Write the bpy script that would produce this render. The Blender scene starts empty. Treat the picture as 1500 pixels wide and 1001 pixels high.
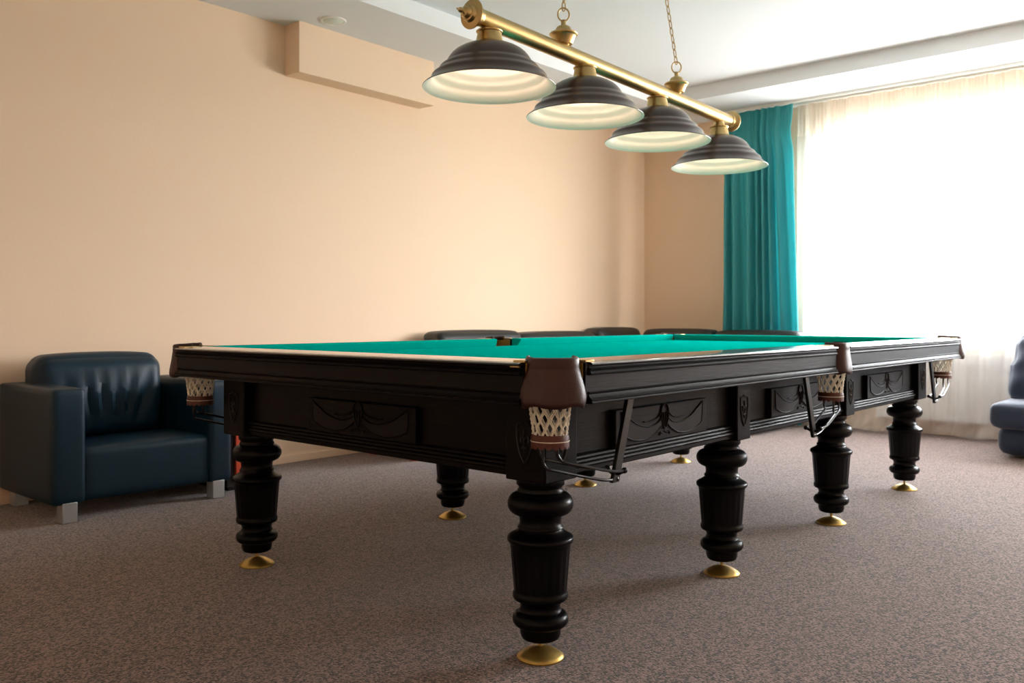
import bpy, bmesh, math, random
from mathutils import Vector, Matrix
random.seed(7)
PI = math.pi
sc = bpy.context.scene
COL = sc.collection

# ------------------------------------------------------------------ camera
cam = bpy.data.cameras.new('camera')
cam.sensor_fit = 'HORIZONTAL'; cam.sensor_width = 36.0
cam.lens = 36.0 * 1282.56 / 1500.0
cam.shift_y = -33.0 / 1500.0
cam.clip_start = 0.05; cam.clip_end = 200
cam.dof.use_dof = True; cam.dof.focus_distance = 2.6; cam.dof.aperture_fstop = 6.3
co = bpy.data.objects.new('camera', cam); COL.objects.link(co)
co.location = (-1.908, -1.554, 0.95)
co.rotation_euler = (PI/2, 0, math.radians(41.02 - 90.0))
sc.camera = co

# ------------------------------------------------------------------ sky, daylight portal, exposure
w = bpy.data.worlds.new('overcast_sky'); sc.world = w; w.use_nodes = True
bg = w.node_tree.nodes['Background']
wn = w.node_tree; wtc = wn.nodes.new('ShaderNodeTexCoord'); wsp = wn.nodes.new('ShaderNodeSeparateXYZ'); wrp = wn.nodes.new('ShaderNodeValToRGB')
wn.links.new(wtc.outputs['Generated'], wsp.inputs[0]); wn.links.new(wsp.outputs['Z'], wrp.inputs['Fac'])
wrp.color_ramp.elements[0].position = 0.0; wrp.color_ramp.elements[0].color = (0.42, 0.43, 0.42, 1)   # pale ground under an overcast sky
wrp.color_ramp.elements[1].position = 0.03; wrp.color_ramp.elements[1].color = (0.93, 0.965, 1.0, 1)
wn.links.new(wrp.outputs['Color'], bg.inputs['Color']); bg.inputs['Strength'].default_value = 12.3
pl = bpy.data.lights.new('daylight_portal', 'AREA'); pl.shape = 'RECTANGLE'; pl.size = 4.6; pl.size_y = 1.9
pl.cycles.is_portal = True
po = bpy.data.objects.new('daylight_portal', pl); COL.objects.link(po)
po.location = (5.95, -0.70, 1.71); po.rotation_euler = (PI/2, 0, PI/2)   # looks along -x into the room
sc.view_settings.view_transform = 'Standard'; sc.view_settings.look = 'None'
sc.view_settings.exposure = 1.45; sc.view_settings.gamma = 1.0; sc.view_settings.use_curve_mapping = False
cy = sc.cycles
cy.use_denoising = True
cy.max_bounces = 10; cy.diffuse_bounces = 6; cy.glossy_bounces = 4; cy.transmission_bounces = 6; cy.transparent_max_bounces = 12
cy.caustics_reflective = False; cy.caustics_refractive = False
cy.sample_clamp_indirect = 8.0

# ------------------------------------------------------------------ materials
def lin(c):
    return tuple(((v/255)/12.92 if v/255 <= 0.04045 else (((v/255)+0.055)/1.055)**2.4) for v in c) + (1.0,)

def mat(name, rgb, rough=0.5, metal=0.0, coat=0.0, coat_rough=0.1, spec=0.5, sheen=0.0,
        bump=0.0, bscale=200.0, bstretch=(1, 1, 1), vary=0.0, vscale=20.0, vrgb=None, detail=2.0):
    m = bpy.data.materials.new(name); m.use_nodes = True
    nt = m.node_tree; b = nt.nodes['Principled BSDF']
    b.inputs['Base Color'].default_value = lin(rgb); b.inputs['Roughness'].default_value = rough
    b.inputs['Metallic'].default_value = metal; b.inputs['Coat Weight'].default_value = coat
    b.inputs['Coat Roughness'].default_value = coat_rough; b.inputs['Specular IOR Level'].default_value = spec
    b.inputs['Sheen Weight'].default_value = sheen
    tc = nt.nodes.new('ShaderNodeTexCoord'); mp = nt.nodes.new('ShaderNodeMapping')
    mp.inputs['Scale'].default_value = bstretch
    nt.links.new(tc.outputs['Object'], mp.inputs['Vector'])
    if bump:
        n = nt.nodes.new('ShaderNodeTexNoise'); n.inputs['Scale'].default_value = bscale; n.inputs['Detail'].default_value = detail
        bp = nt.nodes.new('ShaderNodeBump'); bp.inputs['Strength'].default_value = bump; bp.inputs['Distance'].default_value = 0.002
        nt.links.new(mp.outputs['Vector'], n.inputs['Vector']); nt.links.new(n.outputs['Fac'], bp.inputs['Height'])
        nt.links.new(bp.outputs['Normal'], b.inputs['Normal'])
    if vary:
        n2 = nt.nodes.new('ShaderNodeTexNoise'); n2.inputs['Scale'].default_value = vscale; n2.inputs['Detail'].default_value = 4
        nt.links.new(mp.outputs['Vector'], n2.inputs['Vector'])
        r = nt.nodes.new('ShaderNodeValToRGB')
        r.color_ramp.elements[0].position = 0.5 - 0.5*vary; r.color_ramp.elements[1].position = 0.5 + 0.5*vary
        r.color_ramp.elements[0].color = lin(rgb); r.color_ramp.elements[1].color = lin(vrgb or rgb)
        nt.links.new(n2.outputs['Fac'], r.inputs['Fac']); nt.links.new(r.outputs['Color'], b.inputs['Base Color'])
    return m

M = {}
M['wall'] = mat('peach_wall_paint', (241, 213, 184), 0.85, bump=0.25, bscale=90, vary=0.8, vscale=2, vrgb=(243, 215, 187), spec=0.25)
M['ceiling'] = mat('white_ceiling_paint', (234, 236, 238), 0.9, spec=0.2)
M['white'] = mat('white_plastic', (240, 240, 236), 0.4)
M['rad'] = mat('radiator_enamel', (246, 246, 244), 0.35)
M['wood'] = mat('dark_stained_wood', (9, 5, 6), 0.5, spec=0.1, coat=0.08, coat_rough=0.16, bump=0.35, bscale=6, bstretch=(2, 2, 34), detail=5,
                vary=0.5, vscale=5, vrgb=(18, 11, 12))
M['cap'] = mat('lacquered_dark_wood', (20, 13, 13), 0.3, coat=1.0, coat_rough=0.1, bump=0.08, bscale=6, bstretch=(2, 2, 34))
M['turned'] = mat('polished_dark_turned_wood', (6, 4, 5), 0.36, spec=0.07, coat=0.15, coat_rough=0.15, vary=0.5, vscale=8, vrgb=(11, 7, 8))
M['carve'] = mat('carved_dark_wood', (13, 7, 9), 0.45, spec=0.14, coat=0.08, coat_rough=0.25)
M['incise'] = mat('dark_carving_lines', (5, 3, 4), 0.45)
M['cloth'] = mat('green_billiard_cloth', (0, 172, 160), 0.95, spec=0.0, bump=0.1, bscale=900)
M['leather'] = mat('brown_pocket_leather', (54, 23, 22), 0.45, bump=0.3, bscale=260, vary=0.6, vscale=30, vrgb=(60, 28, 25))
M['band'] = mat('tan_pocket_leather', (88, 40, 26), 0.55, bump=0.3, bscale=300)
M['cord'] = mat('cream_net_cord', (246, 240, 224), 0.85, bump=0.2, bscale=900)
M['brass'] = mat('antique_brass', (196, 170, 116), 0.33, metal=1.0, vary=0.6, vscale=12, vrgb=(208, 182, 128))
M['brassfoot'] = mat('satin_gold_foot', (196, 164, 92), 0.38, metal=0.9)
M['ochre'] = mat('ochre_leather_jaw', (150, 118, 52), 0.55)
M['iron'] = mat('black_painted_iron', (18, 17, 19), 0.32, metal=0.2)
M['shade'] = mat('dark_bronze_enamel', (66, 52, 50), 0.32, coat=0.4, coat_rough=0.2)
M['lining'] = mat('cream_shade_lining', (252, 238, 226), 0.55)
M['armleather'] = mat('dark_teal_leather', (7, 40, 57), 0.42, spec=0.35, bump=0.35, bscale=320, vary=0.5, vscale=6, vrgb=(9, 45, 63))
M['blackleather'] = mat('charcoal_leather', (26, 31, 31), 0.42, bump=0.35, bscale=300)
M['greyfab'] = mat('slate_blue_upholstery', (31, 47, 72), 0.7, bump=0.3, bscale=500, sheen=0.2)
M['alu'] = mat('brushed_aluminium', (186, 192, 196), 0.38, metal=0.6)
M['redwood'] = mat('orange_red_lacquer', (220, 82, 50), 0.4)
M['darkbox'] = mat('black_box_laminate', (24, 22, 24), 0.5)
M['lampglass'] = mat('frosted_lamp_glass', (210, 222, 214), 0.25)

# carpet: fine looped pile of mixed browns
m = mat('brown_loop_carpet', (112, 96, 90), 0.97, spec=0.1, sheen=0.38); M['carpet'] = m
nt = m.node_tree; b = nt.nodes['Principled BSDF']
tc = nt.nodes.new('ShaderNodeTexCoord')
v = nt.nodes.new('ShaderNodeTexVoronoi'); v.inputs['Scale'].default_value = 165
n = nt.nodes.new('ShaderNodeTexNoise'); n.inputs['Scale'].default_value = 120; n.inputs['Detail'].default_value = 3
nt.links.new(tc.outputs['Object'], v.inputs['Vector']); nt.links.new(tc.outputs['Object'], n.inputs['Vector'])
sx = nt.nodes.new('ShaderNodeSeparateColor'); nt.links.new(v.outputs['Color'], sx.inputs['Color'])
mx = nt.nodes.new('ShaderNodeMath'); mx.operation = 'MULTIPLY_ADD'; mx.inputs[1].default_value = 0.55
nt.links.new(sx.outputs['Red'], mx.inputs[0])
m2 = nt.nodes.new('ShaderNodeMath'); m2.operation = 'MULTIPLY'; m2.inputs[1].default_value = 0.5
nt.links.new(n.outputs['Fac'], m2.inputs[0]); nt.links.new(m2.outputs[0], mx.inputs[2])
r = nt.nodes.new('ShaderNodeValToRGB'); e = r.color_ramp.elements
e[0].position = 0.36; e[0].color = lin((30, 23, 22)); e[1].position = 0.70; e[1].color = lin((147, 121, 115))
nt.links.new(mx.outputs[0], r.inputs['Fac']); nt.links.new(r.outputs['Color'], b.inputs['Base Color'])
bp = nt.nodes.new('ShaderNodeBump'); bp.inputs['Strength'].default_value = 0.5; bp.inputs['Distance'].default_value = 0.004; bp.invert = True
nt.links.new(v.outputs['Distance'], bp.inputs['Height']); nt.links.new(bp.outputs['Normal'], b.inputs['Normal'])

def fabric(name, rgb, see_through, translucent, trgb=None):
    m = bpy.data.materials.new(name); m.use_nodes = True; nt = m.node_tree; nt.nodes.clear()
    out = nt.nodes.new('ShaderNodeOutputMaterial')
    d = nt.nodes.new('ShaderNodeBsdfDiffuse'); d.inputs['Color'].default_value = lin(rgb)
    t = nt.nodes.new('ShaderNodeBsdfTranslucent'); t.inputs['Color'].default_value = lin(trgb or rgb)
    p = nt.nodes.new('ShaderNodeBsdfTransparent')
    a = nt.nodes.new('ShaderNodeMixShader'); a.inputs[0].default_value = translucent
    nt.links.new(d.outputs[0], a.inputs[1]); nt.links.new(t.outputs[0], a.inputs[2])
    c = nt.nodes.new('ShaderNodeMixShader'); c.inputs[0].default_value = see_through
    nt.links.new(a.outputs[0], c.inputs[1]); nt.links.new(p.outputs[0], c.inputs[2])
    nt.links.new(c.outputs[0], out.inputs['Surface'])
    return m
M['sheer'] = fabric('white_voile', (252, 250, 246), 0.64, 0.55)
M['sheerhead'] = fabric('gathered_voile_heading', (222, 212, 198), 0.06, 0.45)
M['teal'] = fabric('teal_curtain_cloth', (104, 194, 198), 0.0, 0.5, (92, 198, 204))
m = bpy.data.materials.new('window_glass'); m.use_nodes = True; nt = m.node_tree; nt.nodes.clear(); M['glass'] = m
out = nt.nodes.new('ShaderNodeOutputMaterial'); g = nt.nodes.new('ShaderNodeBsdfGlossy'); g.inputs['Roughness'].default_value = 0.02
p = nt.nodes.new('ShaderNodeBsdfTransparent'); c = nt.nodes.new('ShaderNodeMixShader'); c.inputs[0].default_value = 0.93
nt.links.new(g.outputs[0], c.inputs[1]); nt.links.new(p.outputs[0], c.inputs[2]); nt.links.new(c.outputs[0], out.inputs['Surface'])
m = bpy.data.materials.new('warm_bulb'); m.use_nodes = True; M['bulb'] = m
b = m.node_tree.nodes['Principled BSDF']; b.inputs['Base Color'].default_value = (1, .95, .85, 1)
b.inputs['Emission Color'].default_value = (1, 0.84, 0.62, 1); b.inputs['Emission Strength'].default_value = 1.5

# ------------------------------------------------------------------ mesh helpers (all coordinates in metres, room space)
def wloc(o):
    v = Vector((0, 0, 0))
    while o is not None:
        v += o.location; o = o.parent
    return v

def obj(name, bm, mt, parent=None, smooth=True, bevel=0.0, loc=None, angle=40, segs=2):
    """link bm (room coordinates, or local ones when loc is given) as one mesh object"""
    if loc is None:
        bm.transform(Matrix.Translation(-wloc(parent)))
    bmesh.ops.remove_doubles(bm, verts=bm.verts, dist=1e-6)
    bmesh.ops.recalc_face_normals(bm, faces=bm.faces)
    me = bpy.data.meshes.new(name); bm.to_mesh(me); bm.free()
    o = bpy.data.objects.new(name, me); COL.objects.link(o)
    mts = mt if isinstance(mt, (list, tuple)) else [mt]
    for x in mts: me.materials.append(x)
    if parent is not None: o.parent = parent
    if loc is not None: o.location = loc
    if bevel:
        bv = o.modifiers.new('bevel', 'BEVEL'); bv.width = bevel; bv.segments = segs; bv.limit_method = 'ANGLE'; bv.angle_limit = math.radians(35)
    if smooth:
        for p in me.polygons: p.use_smooth = True
        me.set_sharp_from_angle(angle=math.radians(angle))
    return o

def thing(name, label, cat, loc=(0, 0, 0), group=None):
    o = bpy.data.objects.new(name, None); COL.objects.link(o); o.location = loc; o.empty_display_size = 0.1
    return tag(o, label, cat, group)

def tag(o, label, cat, group=None):
    o['label'] = label; o['category'] = cat
    if group: o['group'] = group
    return o

def struct(o):
    o['kind'] = 'structure'; return o

def B(): return bmesh.new()

def quad_strip(bm, rows, closed=False, caps=False):
    vr = [[bm.verts.new(p) for p in row] for row in rows]
    for a, c in zip(vr, vr[1:]):
        n = len(a)
        for i in range(n if closed else n-1):
            j = (i+1) % n
            try: bm.faces.new((a[i], a[j], c[j], c[i]))
            except ValueError: pass
    if caps:
        for row in (vr[0], vr[-1]):
            try: bm.faces.new(row)
            except ValueError: pass
    return vr

def box(bm, x0, x1, y0, y1, z0, z1):
    v = [bm.verts.new((x, y, z)) for z in (z0, z1) for x, y in ((x0, y0), (x1, y0), (x1, y1), (x0, y1))]
    for f in ((3, 2, 1, 0), (4, 5, 6, 7), (0, 1, 5, 4), (1, 2, 6, 5), (2, 3, 7, 6), (3, 0, 4, 7)):
        bm.faces.new([v[i] for i in f])

def rbox(bm, x0, x1, y0, y1, z0, z1, r=0.05, n=10, puff=(0, 0, 0), fn=None):
    """rounded, optionally puffed block"""
    c = Vector(((x0+x1)/2, (y0+y1)/2, (z0+z1)/2)); h = Vector(((x1-x0)/2, (y1-y0)/2, (z1-z0)/2))
    r = min(r, h.x, h.y, h.z)
    def warp(t):  # denser near the edges
        return math.sin(t*PI/2)**1 if abs(t) < 1 else t
    seen = {}
    def vert(q):
        key = tuple(round(k, 5) for k in q)
        if key in seen: return seen[key]
        p = Vector((q[0]*h.x, q[1]*h.y, q[2]*h.z))
        inner = Vector((max(-(h.x-r), min(h.x-r, p.x)), max(-(h.y-r), min(h.y-r, p.y)), max(-(h.z-r), min(h.z-r, p.z))))
        d = p - inner
        if d.length > 1e-9: p = inner + d.normalized()*r
        u = q
        p.x += puff[0]*u[0]*(1-u[1]**2)*(1-u[2]**2)
        p.y += puff[1]*u[1]*(1-u[0]**2)*(1-u[2]**2)
        p.z += puff[2]*u[2]*(1-u[0]**2)*(1-u[1]**2)
        if fn: p = fn(p, q)
        seen[key] = bm.verts.new(c + p); return seen[key]
    T = [warp(-1 + 2*i/n) for i in range(n+1)]
    for ax in range(3):
        for s in (-1, 1):
            for i in range(n):
                for j in range(n):
                    quad = []
                    for a, bb in ((i, j), (i+1, j), (i+1, j+1), (i, j+1)):
                        q = [0, 0, 0]; q[ax] = s; q[(ax+1) % 3] = T[a]; q[(ax+2) % 3] = T[bb]
                        quad.append(vert(q))
                    if len(set(quad)) == 4:
                        try: bm.faces.new(quad if s > 0 else quad[::-1])
                        except ValueError: pass

def lathe(bm, prof, n=40, c=(0, 0, 0), axis='z', mod=None, caps=True):
    rows = []
    for r, z in prof:
        row = []
        for i in range(n):
            a = 2*PI*i/n; rr = r*(mod(a, z) if mod else 1.0)
            p = (rr*math.cos(a), rr*math.sin(a), z)
            if axis == 'x': p = (z, rr*math.cos(a), rr*math.sin(a))
            row.append((c[0]+p[0], c[1]+p[1], c[2]+p[2]))
        rows.append(row)
    quad_strip(bm, rows, True, caps)

def tube(bm, pts, r, n=8, closed=False, flat=None):
    pts = [Vector(p) for p in pts]; rows = []; N = len(pts); prev = None
    for i, p in enumerate(pts):
        if closed: t = pts[(i+1) % N] - pts[i-1]
        else: t = pts[min(i+1, N-1)] - pts[max(i-1, 0)]
        t.normalize()
        if prev is None:
            up = Vector((0, 0, 1)) if abs(t.z) < 0.9 else Vector((1, 0, 0))
            a = t.cross(up).normalized()
        else:
            a = (prev - t*prev.dot(t)).normalized()
        prev = a; bb = t.cross(a)
        rr = r(i/(N-1)) if callable(r) else r
        rows.append([p + a*rr*math.cos(2*PI*k/n) + bb*rr*math.sin(2*PI*k/n) for k in range(n)])
    if closed:
        rows.append(rows[0]); quad_strip(bm, rows, True)
    else: quad_strip(bm, rows, True, True)

def catmull(P, k=6, closed=False):
    P = [Vector(p) for p in P]; out = []; N = len(P)
    for i in range(N if closed else N-1):
        if closed: a, b, c, d = P[i-1], P[i], P[(i+1) % N], P[(i+2) % N]
        else: a, b, c, d = P[max(i-1, 0)], P[i], P[i+1], P[min(i+2, N-1)]
        for s in range(k):
            t = s/k
            out.append(0.5*((2*b) + (c-a)*t + (2*a-5*b+4*c-d)*t*t + (3*b-a-3*c+d)*t**3))
    if not closed: out.append(P[-1])
    return out

def sweep(bm, prof, p0, p1, out):
    """extrude profile [(outward, z)] from p0 to p1 (xy points); out = outward unit vector"""
    rows = []
    for p in (p0, p1):
        rows.append([(p[0]+out[0]*o, p[1]+out[1]*o, z) for o, z in prof])
    quad_strip(bm, rows, True, True)

def copy_part(o, parent, loc=None):
    c = o.copy(); COL.objects.link(c); c.parent = parent
    if loc is not None: c.location = loc
    for ch in list(o.children): copy_part(ch, c)
    return c

# ------------------------------------------------------------------ the room
X0, X1, Y0, Y1 = -3.0, 5.82, -3.2, 3.355
ZS, ZC = 2.88, 3.0          # lowered border, raised middle of the ceiling
bm = B(); box(bm, X0-.2, X1+.2, Y0-.2, Y1+.2, -.2, 0); struct(obj('floor', bm, M['carpet'], smooth=False))
bm = B()
ix0, ix1, iy0, iy1 = -2.2, 4.97, -2.4, 2.625
for r_ in ((X0-.2, ix0, Y0-.2, Y1+.2), (ix1, X1+.2, Y0-.2, Y1+.2), (ix0, ix1, Y0-.2, iy0), (ix0, ix1, iy1, Y1+.2)):
    box(bm, r_[0], r_[1], r_[2], r_[3], ZS, ZC+.15)
box(bm, ix0-.01, ix1+.01, iy0-.01, iy1+.01, ZC, ZC+.14)
struct(obj('ceiling', bm, M['ceiling'], smooth=False))
bm = B(); box(bm, X0-.2, X1+.2, Y1, Y1+.2, 0, ZC); struct(obj('wall_left', bm, M['wall'], smooth=False))
bm = B(); box(bm, X0-.2, X1+.2, Y0-.2, Y0, 0, ZC); struct(obj('wall_right', bm, M['wall'], smooth=False))
bm = B(); box(bm, X0-.2, X0, Y0, Y1, 0, ZC); struct(obj('wall_front', bm, M['wall'], smooth=False))
wy0, wy1, wz0, wz1 = -2.8, 1.56, 0.80, 2.62
bm = B()
box(bm, X1, X1+.2, wy1, Y1, 0, ZC); box(bm, X1, X1+.2, Y0, wy0, 0, ZC)
box(bm, X1, X1+.2, wy0, wy1, 0, wz0); box(bm, X1, X1+.2, wy0, wy1, wz1, ZC)
struct(obj('wall_back', bm, M['wall'], smooth=False))
# boxed-in beam under the ceiling along the left wall
bm = B(); box(bm, 1.46, 2.665, 3.2, Y1+.05, 2.55, ZS+.02); struct(obj('trim_1', bm, M['wall'], smooth=False, bevel=0.004))
for nm, (a, b_, c, d) in {'baseboard_left': (X0, X1, Y1-.012, Y1), 'baseboard_right': (X0, X1, Y0, Y0+.012), 'baseboard_front': (X0, X0+.012, Y0+.012, Y1-.012)}.items():
    bm = B(); box(bm, a, b_, c, d, 0, .05); struct(obj(nm, bm, M['wall'], smooth=False, bevel=0.004))
# window
win = bpy.data.objects.new('window_1', None); COL.objects.link(win); win.location = (X1+.1, -.7, wz0); struct(win)
fx0, fx1 = X1+.07, X1+.13
bm = B()
box(bm, fx0, fx1, wy0, wy1, wz0, wz0+.07); box(bm, fx0, fx1, wy0, wy1, wz1-.07, wz1)
ys = [wy0, wy0+1.46, wy0+2.93, wy1]
for y in ys:
    a = min(max(y-.04, wy0), wy1-.08); box(bm, fx0, fx1, a, a+.08, wz0+.07, wz1-.07)
struct(obj('window_frame', bm, M['white'], win, bevel=0.005))
for a, b_ in zip(ys, ys[1:]):
    bm = B(); box(bm, fx0+.025, fx0+.031, a+.03, b_-.03, wz0+.06, wz1-.06); struct(obj('pane', bm, M['glass'], win, smooth=False))
bm = B()
box(bm, X1-.018, X1+.01, wy1, wy1+.06, wz0, wz1+.10); box(bm, X1-.018, X1+.01, wy0-.13, wy0, wz0, wz1+.10); box(bm, X1-.018, X1+.01, wy0, wy1, wz1, wz1+.10)
box(bm, X1+.01, fx0, wy1-.012, wy1, wz0, wz1); box(bm, X1+.01, fx0, wy0, wy0+.012, wz0, wz1); box(bm, X1+.01, fx0, wy0+.012, wy1-.012, wz1-.012, wz1)
struct(obj('window_casing', bm, M['white'], win, smooth=False))
bm = B(); rbox(bm, X1-.08, X1+.075, wy0-.06, wy1+.06, wz0-.035, wz0, .012, 4); struct(obj('window_sill', bm, M['white'], win))

# ------------------------------------------------------------------ recessed ceiling lamps
def downlight(x, y, label):
    t = thing('recessed_ceiling_light', label, 'ceiling light', (x, y, ZS), 'recessed ceiling lights')
    bm = B(); lathe(bm, [(.085, ZS+.001), (.085, ZS-.004), (.078, ZS-.008), (.066, ZS-.006), (.064, ZS-.002)], 32, (x, y, 0), caps=False)
    obj('trim_ring', bm, M['white'], t)
    bm = B(); lathe(bm, [(.066, ZS+.001), (.064, ZS-.006), (.045, ZS-.012), (.02, ZS-.0145), (.0005, ZS-.015)], 32, (x, y, 0))
    obj('frosted_lens', bm, M['lampglass'], t)
downlight(1.603, 3.032, 'round recessed ceiling light above the boxed beam on the peach wall')
downlight(5.33, .616, 'round recessed ceiling light just above the sheer curtain at the window')

# ------------------------------------------------------------------ curtains
rl = obj('curtain_rail', (lambda b: (box(b, 5.535, 5.565, -3.25, 2.42, ZS-.022, ZS-.001), box(b, 5.645, 5.675, -3.25, 2.42, ZS-.022, ZS-.001), box(b, 5.53, 5.68, -3.25, 2.42, ZS-.005, ZS), b)[-1])(B()), M['white'], smooth=False, bevel=.003)
tag(rl, 'white double curtain rail fixed along the ceiling above the window', 'curtain rail')
bm = B(); rows = []
NY, NZ = 220, 40
for k in range(NZ+1):
    z = ZS-.03 - (ZS-.05)*k/NZ; t = k/NZ; row = []
    for i in range(NY+1):
        s = i/NY
        right = 1.645 + .02*math.exp(-((t-.085)/.04)**2) - .085*min(1, max(0, (t-.09)/.9))**.7
        left = 2.32 + .015*t
        y = left + (right-left)*s
        amp = .018 + .028*min(1, max(0, (t-.06)/.2))
        ph = 2*PI*(8.2*s + .35*math.sin(2*PI*s*1.7) + .05*math.sin(t*5+s*9))
        x = 5.55 + amp*math.sin(ph) + .012*math.sin(2*ph+1.3)*(amp/.045) + .006*math.sin(40*s+3*t)
        if t < .085: x += .007*math.sin(2*PI*34*s)*math.sin(PI*t/.085)
        row.append((x, y, z))
    rows.append(row)
quad_strip(bm, rows)
o = obj('teal_curtain', bm, M['teal'], angle=80); sd = o.modifiers.new('thickness', 'SOLIDIFY'); sd.thickness = .003
tag(o, 'long pleated teal curtain hanging at the left side of the window', 'curtain')

sheer = thing('sheer_curtain', 'white gathered sheer curtain across the whole bright window', 'curtain', (5.65, -.2, 0))
def sheer_pt(y, z, head=False):
    u = y*9.0
    low = math.exp(-z/.22)*min(1, max(0, (1.58-y)/.3))
    x = 5.665 + .016*math.sin(2*PI*y*5.1 + .8*math.sin(y*4)) + .008*math.sin(2*PI*y*11.3+z)
    if z > 2.5: x += .006*math.sin(2*PI*y*31)*(z-2.5)/.3
    x -= low*(.06 + .075*math.sin(y*7.5+.6) + .045*math.sin(y*19+z*6))
    if z < .25: x += .015*math.sin(z*40+y*20)*low
    return (min(x, 5.70), y, z)
bm = B(); rows = []
for k in range(49):
    z = .012 + (2.58-.012)*(k/48)**1.5
    row = []
    for i in range(461):
        y = 1.66 - 4.86*i/460
        zz = z + (.004+.02*math.sin(y*9+1)**2)*math.exp(-z/.06)
        row.append(sheer_pt(y, zz))
    rows.append(row)
quad_strip(bm, rows); obj('voile', bm, M['sheer'], sheer, angle=80)
bm = B(); rows = []
for k in range(8):
    z = 2.58 + (ZS-.025-2.58)*k/7
    rows.append([sheer_pt(1.66 - 4.86*i/900, z) for i in range(901)])
quad_strip(bm, rows); obj('gathered_heading', bm, M['sheerhead'], sheer, angle=80)

# radiator under the sill
rad = thing('radiator', 'white panel radiator under the window behind the sheer curtain', 'radiator', (5.765, .2, 0))
bm = B(); ry0, ry1 = -1.3, 1.0
nsec = 16; pw = (ry1-ry0)/nsec
for i in range(nsec):
    rbox(bm, 5.735, 5.775, ry0+i*pw+.003, ry0+(i+1)*pw-.003, .12, .53, .008, 3)
obj('front_panel', bm, M['rad'], rad)
bm = B(); box(bm, 5.75, 5.80, ry0+.004, ry1-.004, .13, .66); obj('back_panel', bm, M['rad'], rad, smooth=False)
bm = B()
for k in range(6): rbox(bm, 5.735, 5.785, ry0, ry1, .535+k*.025, .552+k*.025, .005, 2)
obj('top_grille', bm, M['rad'], rad)
for y in (ry0+.25, ry1-.25):
    bm = B(); box(bm, 5.77, X1-.004, y-.02, y+.02, .25, .31); obj('wall_bracket', bm, M['rad'], rad, smooth=False)

# ------------------------------------------------------------------ billiard table
SP, SH = 1.0709, 1.4139
LX = 3*SP; OV = .262
cx, cyy = LX/2, SH/2
T = thing('billiard_table', 'large dark wood billiard table with green cloth in the middle of the room', 'billiard table', (cx, cyy, 0))
ox0, ox1, oy0, oy1 = -OV, LX+OV, -OV, SH+OV
ZT, ZB = .8445, .7355

# turned legs
prof = [(.064, .512), (.068, .507), (.068, .488), (.062, .483), (.061, .477), (.065, .472), (.065, .467), (.062, .464)]
for k in range(11):
    a = PI/2 - PI*k/10; prof.append((.064 + .029*math.cos(a), .4335 + .0305*math.sin(a)))
prof += [(.062, .401), (.0595, .394), (.0585, .385), (.0595, .375), (.064, .371), (.065, .367), (.062, .364), (.065, .359), (.074, .353), (.084, .347), (.091, .343), (.0935, .338), (.0935, .332), (.091, .328), (.0865, .325), (.0855, .32)]
body0 = len(prof)
for k in range(9): prof.append((.0845 - .0095*k/8, .315 - (.315-.194)*k/8))
prof += [(.074, .19), (.0765, .186), (.078, .180), (.078, .174), (.0755, .168), (.067, .165), (.060, .160), (.0565, .152), (.0555, .144), (.058, .139), (.0595, .136), (.057, .133)]
for k in range(9):
    a = PI/2 - PI*k/8; prof.append((.058 + .021*math.cos(a), .1105 + .021*math.sin(a)))
prof += [(.0575, .086), (.057, .07), (.0535, .060), (.0525, .058), (.047, .0545), (.02, .054)]
def flute(a, z):
    if .198 < z < .312:
        return 1 - .018*max(0, math.cos(a*20))**.5 if math.cos(a*20) > 0 else 1.0
    return 1.0
bm = B(); lathe(bm, prof, 120, mod=flute)
leg0 = obj('leg', bm, M['turned'], T, loc=(0-cx, 0-cyy, 0), angle=55)
bm = B(); lathe(bm, [(.0055, .060), (.0055, .0325), (.009, .032), (.012, .031), (.026, .0275), (.042, .0215), (.056, .0125), (.0655, .006), (.0665, .003), (.065, 0)], 48)
obj('levelling_foot', bm, M['brassfoot'], leg0, loc=(0, 0, 0), angle=60)
for j in (0, 1):
    for i in range(4):
        if i or j: copy_part(leg0, T, (i*SP-cx, j*SH-cyy, 0))

# corner and middle blocks above the legs, each with a carved shield
PO, PH = .09, .052
def face_map(origin, u, out):
    o_, u_, n_ = Vector(origin), Vector(u), Vector(out)
    return lambda a, z, d=0.0: o_ + u_*a + n_*d + Vector((0, 0, z))
def shield(bm, F):
    out = [(-.026, .045), (-.012, .048), (0, .055), (.012, .048), (.026, .045), (.028, .015), (.022, -.02), (.012, -.043), (0, -.058), (-.012, -.043), (-.022, -.02), (-.028, .015)]
    tube(bm, catmull([F(a, z, .001) for a, z in out], 4, True), .0028, 6, True)
    for pts in ([(0, .034), (.004, .01), (0, -.03)], [(0, .005), (-.012, .014), (-.014, -.004)], [(0, .005), (.012, .014), (.014, -.004)], [(-.01, -.02), (0, -.014), (.01, -.02)]):
        tube(bm, catmull([F(a, z, .001) for a, z in pts], 5), .0032, 6)
zp0, zp1 = .507, .737
for j in (0, 1):
    for i in range(4):
        x, y = i*SP, j*SH
        sy = -1 if j == 0 else 1
        bx0, bx1 = x-PH, x+PH
        if i == 0: bx0 = x-PO
        if i == 3: bx1 = x+PO
        by0, by1 = (y-PO, y+PH) if j == 0 else (y-PH, y+PO)
        bm = B(); box(bm, bx0, bx1, by0, by1, zp0, zp1)
        blk = obj('leg_block', bm, M['wood'], T, bevel=.004)
        faces = [((x if 0 < i < 3 else (bx0+bx1)/2, y+sy*PO, .617), (1, 0, 0), (0, sy, 0))]
        if i in (0, 3):
            sx_ = -1 if i == 0 else 1
            faces.append(((x+sx_*PO, (by0+by1)/2, .617), (0, 1, 0), (sx_, 0, 0)))
        for o_, u_, n_ in faces:
            bm = B(); shield(bm, face_map(o_, u_, n_)); obj('carved_shield', bm, M['incise'], blk)

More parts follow.
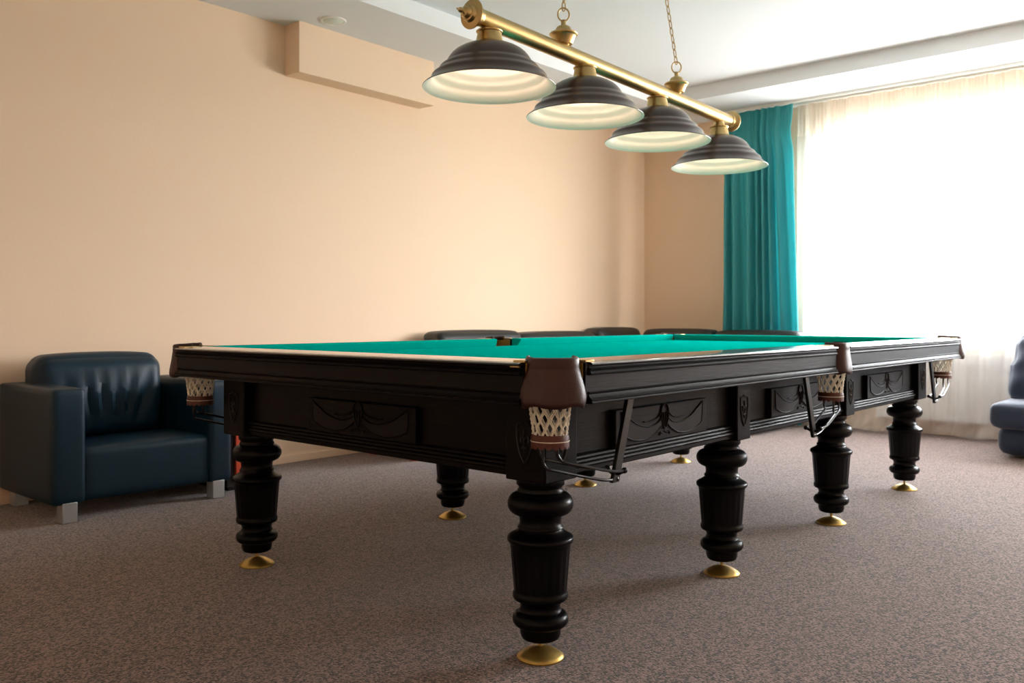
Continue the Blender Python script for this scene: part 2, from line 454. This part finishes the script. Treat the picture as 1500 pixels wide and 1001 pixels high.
# apron panels with carved plaque and beaded lower moulding
def plaque_carving(bm, F, d):
    def poly(pts, th):
        P = [F(a, z, d) for a, z in pts]; Q = [F(a, z, d+th) for a, z in pts]
        quad_strip(bm, [P, Q], True, True)
    for s in (-1, 1):
        ribbon = [(.02, .012), (.05, -.004), (.10, -.008), (.16, .004), (.205, .026), (.245, .048), (.238, -.022), (.19, -.040), (.13, -.046), (.08, -.040), (.045, -.026), (.018, -.010)]
        poly([(s*a, z) for a, z in ribbon], .0022)
        tube(bm, catmull([F(s*a, z, d+.002) for a, z in ribbon[:6]], 5), .0026, 6)
        tube(bm, catmull([F(s*a, z, d+.002) for a, z in [(.245, .05), (.243, .01), (.238, -.024)]], 4), .0022, 6)
        tube(bm, catmull([F(s*a, z, d+.002) for a, z in ribbon[6:]], 5), .0026, 6)
        tube(bm, catmull([F(s*a, z, d+.002) for a, z in [(.024, .03), (.05, .014), (.095, .008), (.125, .010)]], 5), .0022, 6)
        tube(bm, catmull([F(s*a, z, d+.002) for a, z in [(.0, -.03), (.012, -.036), (.026, -.032), (.03, -.042)]], 4), .002, 6)
    oval = [(0, .058), (.016, .05), (.022, .03), (.018, .005), (.008, -.016), (0, -.022), (-.008, -.016), (-.018, .005), (-.022, .03), (-.016, .05)]
    tube(bm, catmull([F(a, z, d+.0025) for a, z in oval], 4, True), .003, 6, True)
    for s in (-1, 1):
        tube(bm, catmull([F(s*a, z, d+.002) for a, z in [(.004, -.012), (.006, .01), (.01, .03)]], 4), .0026, 6)
def apron(p0, p1, out):
    p0, p1, o_ = Vector(p0), Vector(p1), Vector(out)
    prof = [(-.03, .737), (0, .737), (0, .566), (.006, .564), (.012, .560), (.014, .555), (.011, .5515), (.0155, .549), (.0175, .544), (.0145, .5405), (.019, .538), (.021, .533), (.018, .529), (.015, .527), (.015, .517), (.011, .513), (-.03, .513)]
    bm = B(); sweep(bm, prof, p0, p1, o_)
    a = obj('apron_panel', bm, M['wood'], T, angle=30)
    mid = (p0+p1)/2; u = (p1-p0).normalized()
    F = face_map((mid.x, mid.y, .621), (u.x, u.y, 0), (o_.x, o_.y, 0))
    hw, hz, th = .275, .057, .022
    bm = B()
    quad_strip(bm, [[F(x, z, d) for x, z in ((-hw, -hz), (hw, -hz), (hw, hz), (-hw, hz))] for d in (-.002, th)], True, True)
    q = obj('plaque', bm, M['wood'], a, bevel=.003)
    # thin picture-frame strip above
    bm = B(); plaque_carving(bm, F, th); obj('carved_ornament', bm, M['carve'], a, angle=30)
PP = .055
for i in range(3):
    apron((i*SP+PH, -PP), ((i+1)*SP-PH, -PP), (0, -1))
    apron((i*SP+PH, SH+PP), ((i+1)*SP-PH, SH+PP), (0, 1))
apron((-PP, PH), (-PP, SH-PH), (-1, 0)); apron((LX+PP, PH), (LX+PP, SH-PH), (1, 0))
bm = B(); box(bm, -.03, LX+.03, -.03, SH+.03, .60, .736); obj('inner_frame', bm, M['wood'], T, smooth=False)

# bed and rails
bm = B(); box(bm, ox0+.14, ox1-.14, oy0+.14, oy1-.14, .738, .807); obj('cloth_covered_bed', bm, M['cloth'], T, smooth=False)
def rail(p0, p1, out, cut):
    q0, q1, o2 = Vector(p0), Vector(p1), Vector(out); d = (q1-q0).normalized()
    # body with the flat fascia; runs on to the pockets a little further than the mouldings
    prof = [(-.11, ZT-.004), (-.016, ZT-.004), (-.013, ZT-.008), (-.013, ZT-.102), (-.016, ZB+.002), (-.15, ZB+.002), (-.15, .80), (-.11, .805)]
    bm = B(); sweep(bm, prof, q0-d*cut, q1+d*cut, out)
    r_ = obj('rail', bm, M['wood'], T, angle=25)
    t = ZT
    bm = B(); sweep(bm, [(-.108, t-.006), (-.108, t+.001), (-.06, t), (-.02, t-.0022), (-.006, t-.0038), (-.0015, t-.0058), (0, t-.0088), (-.0015, t-.0108), (-.012, t-.0115)], q0, q1, out)
    obj('rail_cap', bm, M['cap'], r_, angle=25)
    bm = B(); sweep(bm, [(-.02, t-.008), (-.010, t-.0105), (-.0115, t-.015), (-.0105, t-.018), (-.006, t-.0195), (-.0045, t-.021), (-.006, t-.0225), (-.009, t-.0245), (-.006, t-.0275), (-.0035, t-.031), (-.0045, t-.0345), (-.009, t-.0365), (-.0135, t-.037), (-.02, t-.037)], q0, q1, out)
    obj('upper_moulding', bm, M['wood'], r_, angle=25)
    b = ZB
    bm = B(); sweep(bm, [(-.02, b+.031), (-.0125, b+.031), (-.009, b+.0285), (-.0105, b+.026), (-.012, b+.0235), (-.009, b+.018), (-.004, b+.0135), (-.001, b+.0115), (-.0015, b+.0085), (-.005, b+.0075), (-.0015, b+.0065), (0, b+.0045), (0, b+.002), (-.003, b), (-.02, b)], q0, q1, out)
    obj('lower_moulding', bm, M['wood'], r_, angle=25)
    # cushion faced with cloth
    prof = [(-.105, .805), (-.105, ZT+.0005), (-.12, ZT+.0015), (-.148, ZT-.001), (-.154, ZT-.004), (-.153, ZT-.009), (-.138, .807)]
    rows = []
    for p, k in ((q0, 1), (q1, -1)):
        rows.append([(p.x+out[0]*o_+d.x*k*max(0, (-o_-.105))*.55, p.y+out[1]*o_+d.y*k*max(0, (-o_-.105))*.55, z) for o_, z in prof])
    bm = B(); quad_strip(bm, rows, True, True)
    obj('cushion', bm, M['cloth'], r_, angle=30)
    for p, k in ((q0, 1), (q1, -1)):
        # brass plate let into the rail cap
        bm = B(); a = p - d*k*.002; b_ = p + d*k*.036
        lo, hi = a - o2*.085, b_ - o2*.02
        box(bm, min(lo.x, hi.x), max(lo.x, hi.x), min(lo.y, hi.y), max(lo.y, hi.y), ZT-.006, ZT+.0018)
        obj('end_plate', bm, M['brass'], r_, bevel=.0015)
        # ochre leather lining the pocket side of the rail body
        bm = B(); a = p - d*k*(cut+.001) - o2*.108; b_ = p - d*k*(cut+.005) - o2*.02
        box(bm, min(a.x, b_.x), max(a.x, b_.x), min(a.y, b_.y), max(a.y, b_.y), .80, ZT-.005); obj('jaw_facing', bm, M['ochre'], r_, smooth=False)
    return r_
cs, cl, ms = .118, .148, .07
rail((ox0+cl, oy0), (cx-ms, oy0), (0, -1), .012); rail((cx+ms, oy0), (ox1-cl, oy0), (0, -1), .012)
rail((ox0+cl, oy1), (cx-ms, oy1), (0, 1), .012); rail((cx+ms, oy1), (ox1-cl, oy1), (0, 1), .012)
short = rail((ox0, oy0+cs), (ox0, oy1-cs), (-1, 0), .004); rail((ox1, oy0+cs), (ox1, oy1-cs), (1, 0), .004)
bm = B(); rbox(bm, ox0+.004, ox0+.014, oy0+.122, oy0+.152, ZT-.0165, ZT-.0115, .002, 4); obj('brass_badge', bm, M['brass'], short)

def pocket(c, out_ang, hw, dep, rod, netc):
    """leather cup, cord net, leather band, ball-return rods and hanger; rod = +1/-1 along x"""
    px, py = c
    ux, uy = math.cos(out_ang), math.sin(out_ang); vx, vy = -uy, ux
    t = ZT
    prof = [(.80, .70, t-.008), (.82, .74, t+.004), (.88, .84, t+.0095), (.96, .95, t+.008), (1.0, 1.0, t+.002), (1.0, 1.0, t-.006), (1.02, 1.01, t-.015), (1.01, 1.0, t-.0175), (1.04, 1.02, t-.023), (1.13, 1.06, t-.045), (1.22, 1.12, t-.068), (1.27, 1.18, t-.088), (1.26, 1.2, t-.100), (1.20, 1.18, t-.110)]
    n = 48; rows = []
    for kw, kd, z in prof:
        row = []
        for i in range(n+1):
            s = -1 + 2*i/n; a = s*math.radians(112)
            ca, sa = math.cos(a), math.sin(a)
            ee = .72
            lx = hw*kw*math.copysign(abs(sa)**ee, sa); ly = dep*kd*math.copysign(abs(ca)**ee, ca)
            zz = z - (.0035*math.cos(s*11) + .003 if z < t-.105 else 0) + (.005*max(0, abs(s)-.45)**1.2*(2 if abs(s) < .8 else 1.6) if z > t else 0)
            row.append((px + ux*ly + vx*lx, py + uy*ly + vy*lx, zz))
        rows.append(row)
    bm = B(); quad_strip(bm, rows)
    cup = obj('pocket_leather', bm, [M['leather'], M['ochre']], T, angle=60)
    sd = cup.modifiers.new('thickness', 'SOLIDIFY'); sd.thickness = .004; sd.offset = -1; sd.material_offset = 1; sd.material_offset_rim = 0
    px, py = netc; r = .072
    # net
    rt, rb, zt, zb = .0565, .0435, .742, .645
    nx, ny = px, py
    bm = B(); N = 12
    for i in range(N):
        for s in (-1, 1):
            for off in (-.055, .055):
                pts = []
                for k in range(17):
                    t_ = k/16; rr = rt + (rb-rt)*(1-(1-t_)**1.5) + .0018*math.cos(k*PI*.5)*s
                    a = 2*PI*(i+.25)/N + s*t_*2*PI*2.0/N + off*(1-.5*t_)
                    pts.append((nx+rr*math.cos(a), ny+rr*math.sin(a), zt+(zb-zt)*t_))
                tube(bm, pts, .0017, 5)
    obj('net', bm, M['cord'], cup, angle=80)
    # scalloped band
    rows = []; NB = 96
    for rr, z, sc_ in ((rb-.001, .655, 0), (rb+.003, .6555, 0), (rb+.0055, .648, 0), (rb+.006, .636, 0), (rb+.006, .627, 1), (rb+.002, .627, 1), (rb+.001, .64, 0)):
        rows.append([(nx+rr*math.cos(2*PI*i/NB), ny+rr*math.sin(2*PI*i/NB), z - sc_*.008*abs(math.sin(2*PI*i/NB*8))**.6) for i in range(NB)])
    bm = B(); quad_strip(bm, rows, True); obj('leather_band', bm, M['band'], cup, angle=60)
    bm = B(); tube(bm, [(nx+(rb+.0062)*math.cos(2*PI*i/48), ny+(rb+.0062)*math.sin(2*PI*i/48), .6385) for i in range(48)], .0012, 5, True)
    obj('stitching', bm, M['cord'], cup)
    # rods
    ex = px + rod*.24; sgn = 1 if py > cyy else -1
    ey = py + sgn*.03
    ends = [(ey-.028, .535), (ey+.028, .535), (ey, .508)]
    for k, (yy, zz) in enumerate(ends):
        sx_ = nx + (rb-.004)*(-.2 if k < 2 else -.75)*rod; syy = ny + (rb-.006)*(-.8, .8, 0)[k]
        zb_ = .585 if k < 2 else .565
        pts = [(sx_, syy, .645), (sx_, syy, .615), (sx_+rod*.002, syy, zb_+.018), (sx_+rod*.012, syy*.8+yy*.2, zb_+.003), (sx_+rod*.035, syy*.6+yy*.4, zb_-.004), (ex-rod*.06, yy, zz+.008), (ex+rod*.012, yy, zz)]
        bm = B(); tube(bm, catmull(pts, 5), .0042, 8); obj('ball_return_rod', bm, M['iron'], cup)
    bm = B()
    bar = [(ex+rod*.085, ey, .735), (ex+rod*.006, ey, .500)]
    rows = [[(x+dx_, y+dy_, z) for dx_, dy_ in ((-.016, -.006), (.016, -.006), (.016, .006), (-.016, .006))] for x, y, z in bar]
    quad_strip(bm, rows, True, True)
    tube(bm, [(ex+rod*.01, ey-.03, .535), (ex+rod*.01, ey-.012, .525), (ex+rod*.01, ey+.012, .525), (ex+rod*.01, ey+.03, .535)], .0055, 8)
    for yy, zz in ends:
        lathe(bm, [(.001, -.008), (.006, -.007), (.0085, -.003), (.0085, .003), (.006, .007), (.001, .008)], 14, (ex+rod*.014, yy, zz), 'x')
    obj('rod_hanger', bm, M['iron'], cup, bevel=.0015)
for x, y, ang, rod in ((ox0, oy0, -135, 1), (ox0, oy1, 135, 1), (ox1, oy0, -45, -1), (ox1, oy1, 45, -1)):
    sx_, sy_ = (1 if x == ox0 else -1), (1 if y == oy0 else -1)
    pocket((x+sx_*.085, y+sy_*.080), math.radians(ang), .067, .058, rod, (x+sx_*.112, y+sy_*.108))
for y, ang, k in ((oy0, -90, 1), (oy1, 90, -1)):
    pocket((cx+.012, y+k*.045), math.radians(ang), .050, .052, -1, (cx, y+k*.058))

# ------------------------------------------------------------------ hanging lamp over the table
LY = .79
L = thing('billiard_pendant_lamp', 'brass bar lamp with four dark shades hanging over the billiard table', 'pendant lamp', (1.645, LY, 2.1))
def barz(x): return 2.132 - .052*(x-.55)/2.18
bm = B(); xa, xb = .56, 2.69
rows = []
for k in range(2):
    x = (xa, xb)[k]; z = barz(x)
    rows.append([(x, LY+.034*math.cos(2*PI*i/40), z+.034*math.sin(2*PI*i/40)) for i in range(40)])
quad_strip(bm, rows, True, True); obj('bar', bm, M['brass'], L, angle=50)
for x, s in ((xa, -1), (xb, 1)):
    bm = B(); z = barz(x)
    pr_ = [(.036, -.03), (.038, -.025), (.038, -.006), (.041, -.002), (.056, .006), (.058, .010), (.057, .014), (.038, .017), (.034, .019), (.033, .026), (.029, .034), (.024, .036), (.023, .046), (.019, .054), (.011, .058), (.008, .062), (.0085, .067), (.011, .073), (.009, .079), (.004, .083), (.0035, .092), (.001, .094)]
    lathe(bm, [(r_, s*h) for r_, h in pr_], 40, (x, LY, z), 'x'); obj('end_finial', bm, M['brass'], L, angle=35)
R = .264
outp = [(1.0, -.004), (1.004, .004), (.985, .022), (.945, .050), (.91, .080), (.885, .110), (.872, .135), (.868, .150), (.862, .165), (.845, .185), (.818, .205), (.788, .228), (.768, .246), (.760, .262), (.752, .280), (.735, .300), (.705, .322), (.672, .342), (.653, .356), (.645, .368), (.640, .380), (.628, .405), (.603, .445), (.565, .492), (.51, .540), (.44, .582), (.36, .618), (.28, .643), (.20, .655), (.17, .656)]
inp = [(r_-.016, h-.012 if i > 1 else h) for i, (r_, h) in enumerate(outp)]
def lamp_shade(x, rimz):
    z0 = rimz
    bm = B(); lathe(bm, [(r_*R, z0+h*R) for r_, h in outp] , 72, (x, LY, 0), caps=False)
    rows = None
    s_ = obj('lamp_shade', bm, M['shade'], L, angle=28)
    bm = B(); lathe(bm, [(outp[0][0]*R, z0+outp[0][1]*R)] + [(r_*R, z0+h*R) for r_, h in inp[1:]] + [(.001, z0+.64*R)], 72, (x, LY, 0), caps=False)
    obj('lining', bm, M['lining'], s_, angle=60)
    top = barz(x) - .028
    hz = z0 + .652*R
    bm = B()
    c_ = [(.262, -.02), (.258, .02), (.235, .06), (.205, .08), (.195, .10), (.182, .22), (.176, .26), (.19, .275), (.198, .29), (.192, .305), (.15, .31)]
    pts = [(.064, hz-.006), (.063, hz-.001), (.060, hz+.004), (.055, hz+.008), (.0535, hz+.012), (.048, hz+.040), (.0475, hz+.044), (.052, hz+.047), (.053, hz+.051), (.050, hz+.054), (.034, hz+.056), (.026, max(top, hz+.06)), (.001, max(top, hz+.06)+.001)]
    lathe(bm, pts, 48, (x, LY, 0)); obj('collar', bm, M['brass'], s_, angle=35)
    bm = B(); lathe(bm, [(.001, -.035), (.014, -.032), (.021, -.023), (.023, -.011), (.021, .002), (.014, .014), (.012, .026), (.012, .04)], 24, (x, LY, z0+.128))
    obj('bulb', bm, M['bulb'], s_)
    ld = bpy.data.lights.new('lamp_light', 'POINT'); ld.energy = 0.4; ld.color = (1, .84, .68); ld.shadow_soft_size = .03
    lo = bpy.data.objects.new('lamp_light', ld); COL.objects.link(lo); lo.parent = L; lo.location = Vector((x, LY, z0+.06)) - L.location
for x, z in ((.65, 1.866), (1.288, 1.860), (1.903, 1.841), (2.553, 1.802)): lamp_shade(x, z)
def chain(bm, p0, p1, n):
    p0, p1 = Vector(p0), Vector(p1); d = (p1-p0); L_ = d.length; d.normalize()
    a = d.cross(Vector((0, 1, 0))).normalized(); b_ = d.cross(a)
    pitch = L_/n; hl, hw = pitch*.5+.0035, .0085
    for i in range(n):
        c = p0 + d*pitch*(i+.5); q = (a*.35+b_*.94).normalized() if i % 2 else (a*.94-b_*.35).normalized()
        pts = []
        for k in range(16):
            t = 2*PI*k/16; u, v_ = math.cos(t), math.sin(t)
            pts.append(c + d*(math.copysign(min(1, abs(v_)*1.0), v_)*hl) + q*u*hw*(1 if abs(v_) < .9 else 1))
        tube(bm, pts, .0026, 6, True)
for x, top in ((1.13, (1.17, LY, ZC)), (2.09, (1.86, LY, ZC))):
    z = barz(x) + .03
    bm = B(); lathe(bm, [(.022, z-.008), (.022, z-.001), (.026, z+.003), (.039, z+.004), (.041, z+.009), (.052, z+.036), (.056, z+.041), (.062, z+.044), (.063, z+.048), (.058, z+.053), (.042, z+.059), (.036, z+.064), (.034, z+.071), (.030, z+.078), (.022, z+.083), (.013, z+.086), (.011, z+.09), (.011, z+.103), (.013, z+.105), (.012, z+.109), (.001, z+.110)], 40, (x, LY, 0))
    tube(bm, [(x+.025*math.cos(2*PI*k/28)*.72, LY-.025*math.cos(2*PI*k/28)*.7, z+.134+.029*math.sin(2*PI*k/28)) for k in range(28)], .0036, 7, True)
    h = obj('chain_hanger', bm, M['brass'], L, angle=35)
    bm = B(); chain(bm, (x, LY, z+.152), top, int((Vector(top)-Vector((x, LY, z+.152))).length/.036)); obj('chain', bm, M['brass'], h)
    bm = B(); lathe(bm, [(.05, ZC), (.05, ZC-.006), (.04, ZC-.02), (.015, ZC-.028), (.001, ZC-.029)], 32, (top[0], top[1], 0)); obj('ceiling_rose', bm, M['brass'], h)

# ------------------------------------------------------------------ armchair at the left wall
A = thing('armchair', 'dark teal leather armchair on metal legs against the peach wall', 'armchair', (.21, 3.0, 0))
bm = B(); rbox(bm, -.12, .54, 2.72, 3.28, .10, .27, .02, 8); obj('base', bm, M['armleather'], A)
bm = B(); rbox(bm, -.125, .545, 2.682, 3.14, .085, .338, .032, 16, (0, .004, .014)); obj('seat_cushion', bm, M['armleather'], A)
for x0, x1 in ((-.262, -.112), (.525, .652)):
    bm = B(); rbox(bm, x0, x1, 2.665, 3.345, .085, .625, .02, 12, (.006, .002, .004)); obj('arm', bm, M['armleather'], A)
bm = B(); rbox(bm, -.115, .535, 3.20, 3.34, .12, .60, .03, 8); obj('back_frame', bm, M['armleather'], A)
def wr(p, q):     # leather drawn into folds towards the foot of the cushion
    u, f_, z = q
    k = max(0, -f_)
    fold = 0
    for u0, wd, dp, sl in ((-.28, .05, .020, .10), (-.05, .05, .026, .05), (.16, .06, .020, -.05), (.36, .05, .024, -.16), (.62, .08, .026, -.30), (-.55, .07, .014, .2)):
        cc = u0 + sl*(-z)*.6
        fold += dp*math.exp(-((u-cc)/wd)**2)*math.exp(-((z+.12)/.5)**2)
    narrow = 1 - .14*max(0, -z)**1.3
    return Vector((p.x*narrow + .02*max(0, -z), p.y - .02*k*(1-z*z) + fold*k, p.z - .012*abs(u)**3*(z > 0)))
bm = B(); rbox(bm, -.195, .465, 3.04, 3.24, .325, .772, .075, 44, (0, .03, .006), wr); obj('back_cushion', bm, M['armleather'], A)
for x in (-.185, .575):
    for y in (2.70, 3.28):
        bm = B(); box(bm, x-.034, x+.034, y-.034, y+.034, 0, .095); obj('leg', bm, M['alu'], A, bevel=.004)

# dark box with orange-red front between armchair and table leg
K = thing('storage_box', 'low black box with orange-red front beside the teal armchair', 'box', (.83, 3.0, 0))
bm = B(); box(bm, .69, .95, 2.78, 3.30, .02, .33); obj('carcass', bm, M['darkbox'], K, bevel=.004)
bm = B(); box(bm, .735, .945, 2.762, 2.782, .05, .33); obj('front_panel', bm, M['redwood'], K, bevel=.003)
bm = B(); box(bm, .71, .93, 2.80, 3.28, 0, .021); obj('plinth', bm, M['darkbox'], K, smooth=False)

# ------------------------------------------------------------------ sofas behind the table
S = thing('sofa', 'charcoal two-seat sofa along the peach wall behind the table', 'sofa', (3.3, 2.95, 0))
bm = B(); rbox(bm, 2.10, 4.58, 2.66, 3.28, .10, .27, .03, 8); obj('base', bm, M['blackleather'], S)
bm = B(); rbox(bm, 2.10, 2.42, 2.64, 3.31, .10, .58, .05, 12, (.01, 0, .01)); obj('arm', bm, M['blackleather'], S)
bm = B(); rbox(bm, 2.42, 4.58, 3.22, 3.325, .25, .70, .03, 8); obj('back_frame', bm, M['blackleather'], S)
for a, b_ in ((2.43, 3.49), (3.50, 4.57)):
    bm = B(); rbox(bm, a, b_, 2.63, 3.12, .26, .43, .05, 14, (0, .01, .02)); obj('seat_cushion', bm, M['blackleather'], S)
def topround(p, q): return Vector((p.x, p.y + .05*q[2], p.z - .016*abs(q[0])**5*(q[2] > 0)))
for a, b_, zt in ((2.62, 3.57, .862), (3.58, 4.62, .842)):
    bm = B(); rbox(bm, a, b_, 3.05, 3.25, .42, zt, .045, 14, (0, .03, .004), topround); obj('back_cushion', bm, M['blackleather'], S)
for x in (2.115, 4.50):
    for y in (2.79, 3.20):
        bm = B(); box(bm, x-.035, x+.085, y-.03, y+.06, 0, .102); obj('leg', M and bm, M['redwood'], S, bevel=.004)

C2 = thing('corner_sofa', 'charcoal corner sofa below the teal curtain behind the table', 'sofa', (5.1, 2.4, 0))
bm = B(); rbox(bm, 4.72, 5.46, 1.58, 3.28, .03, .27, .05, 10); obj('base', bm, M['blackleather'], C2)
for a, b_ in ((1.58, 2.30), (2.31, 3.10)):
    bm = B(); rbox(bm, 4.70, 5.30, a, b_, .26, .43, .05, 12, (.01, 0, .02)); obj('seat_cushion', bm, M['blackleather'], C2)
bm = B(); rbox(bm, 5.36, 5.47, 1.58, 3.30, .25, .68, .03, 8); obj('back_frame', bm, M['blackleather'], C2)
def topround2(p, q): return Vector((p.x + .05*q[2], p.y, p.z - .016*abs(q[1])**5*(q[2] > 0)))
for a, b_, zt in ((1.46, 2.27, .850), (2.29, 3.03, .858)):
    bm = B(); rbox(bm, 5.21, 5.41, a, b_, .42, zt, .045, 14, (.03, 0, .004), topround2); obj('back_cushion', bm, M['blackleather'], C2)
bm = B(); rbox(bm, 4.72, 5.44, 3.10, 3.30, .42, .869, .045, 14, (0, .03, .004), topround); obj('back_cushion', bm, M['blackleather'], C2)

S3 = thing('upholstered_sofa', 'slate blue upholstered sofa cut by the right edge beside the window', 'sofa', (5.1, -.9, 0))
bm = B(); rbox(bm, 4.76, 5.50, -1.75, -.13, .02, .225, .07, 14, (.03, .02, 0)); obj('base', bm, M['greyfab'], S3)
bm = B(); rbox(bm, 4.70, 5.45, -1.78, -.09, .205, .385, .06, 16, (.015, .012, .02)); obj('seat_cushion', bm, M['greyfab'], S3)
bm = B(); rbox(bm, 5.33, 5.52, -1.72, -.16, .20, .72, .05, 10); obj('back_frame', bm, M['greyfab'], S3)
for a, b_ in ((-.92, -.12), (-1.74, -.94)):
    def wr2(p, q): return Vector((p.x + .10*q[2] + .008*math.sin(q[2]*9+q[1]*3)*max(0, -q[0]), p.y - .02*q[1]*(q[2] > .3), p.z - .04*q[1]**4*(q[2] > 0)))
    bm = B(); rbox(bm, 5.14, 5.36, a, b_, .37, .865, .08, 20, (.05, 0, .01), wr2); obj('back_cushion', bm, M['greyfab'], S3)
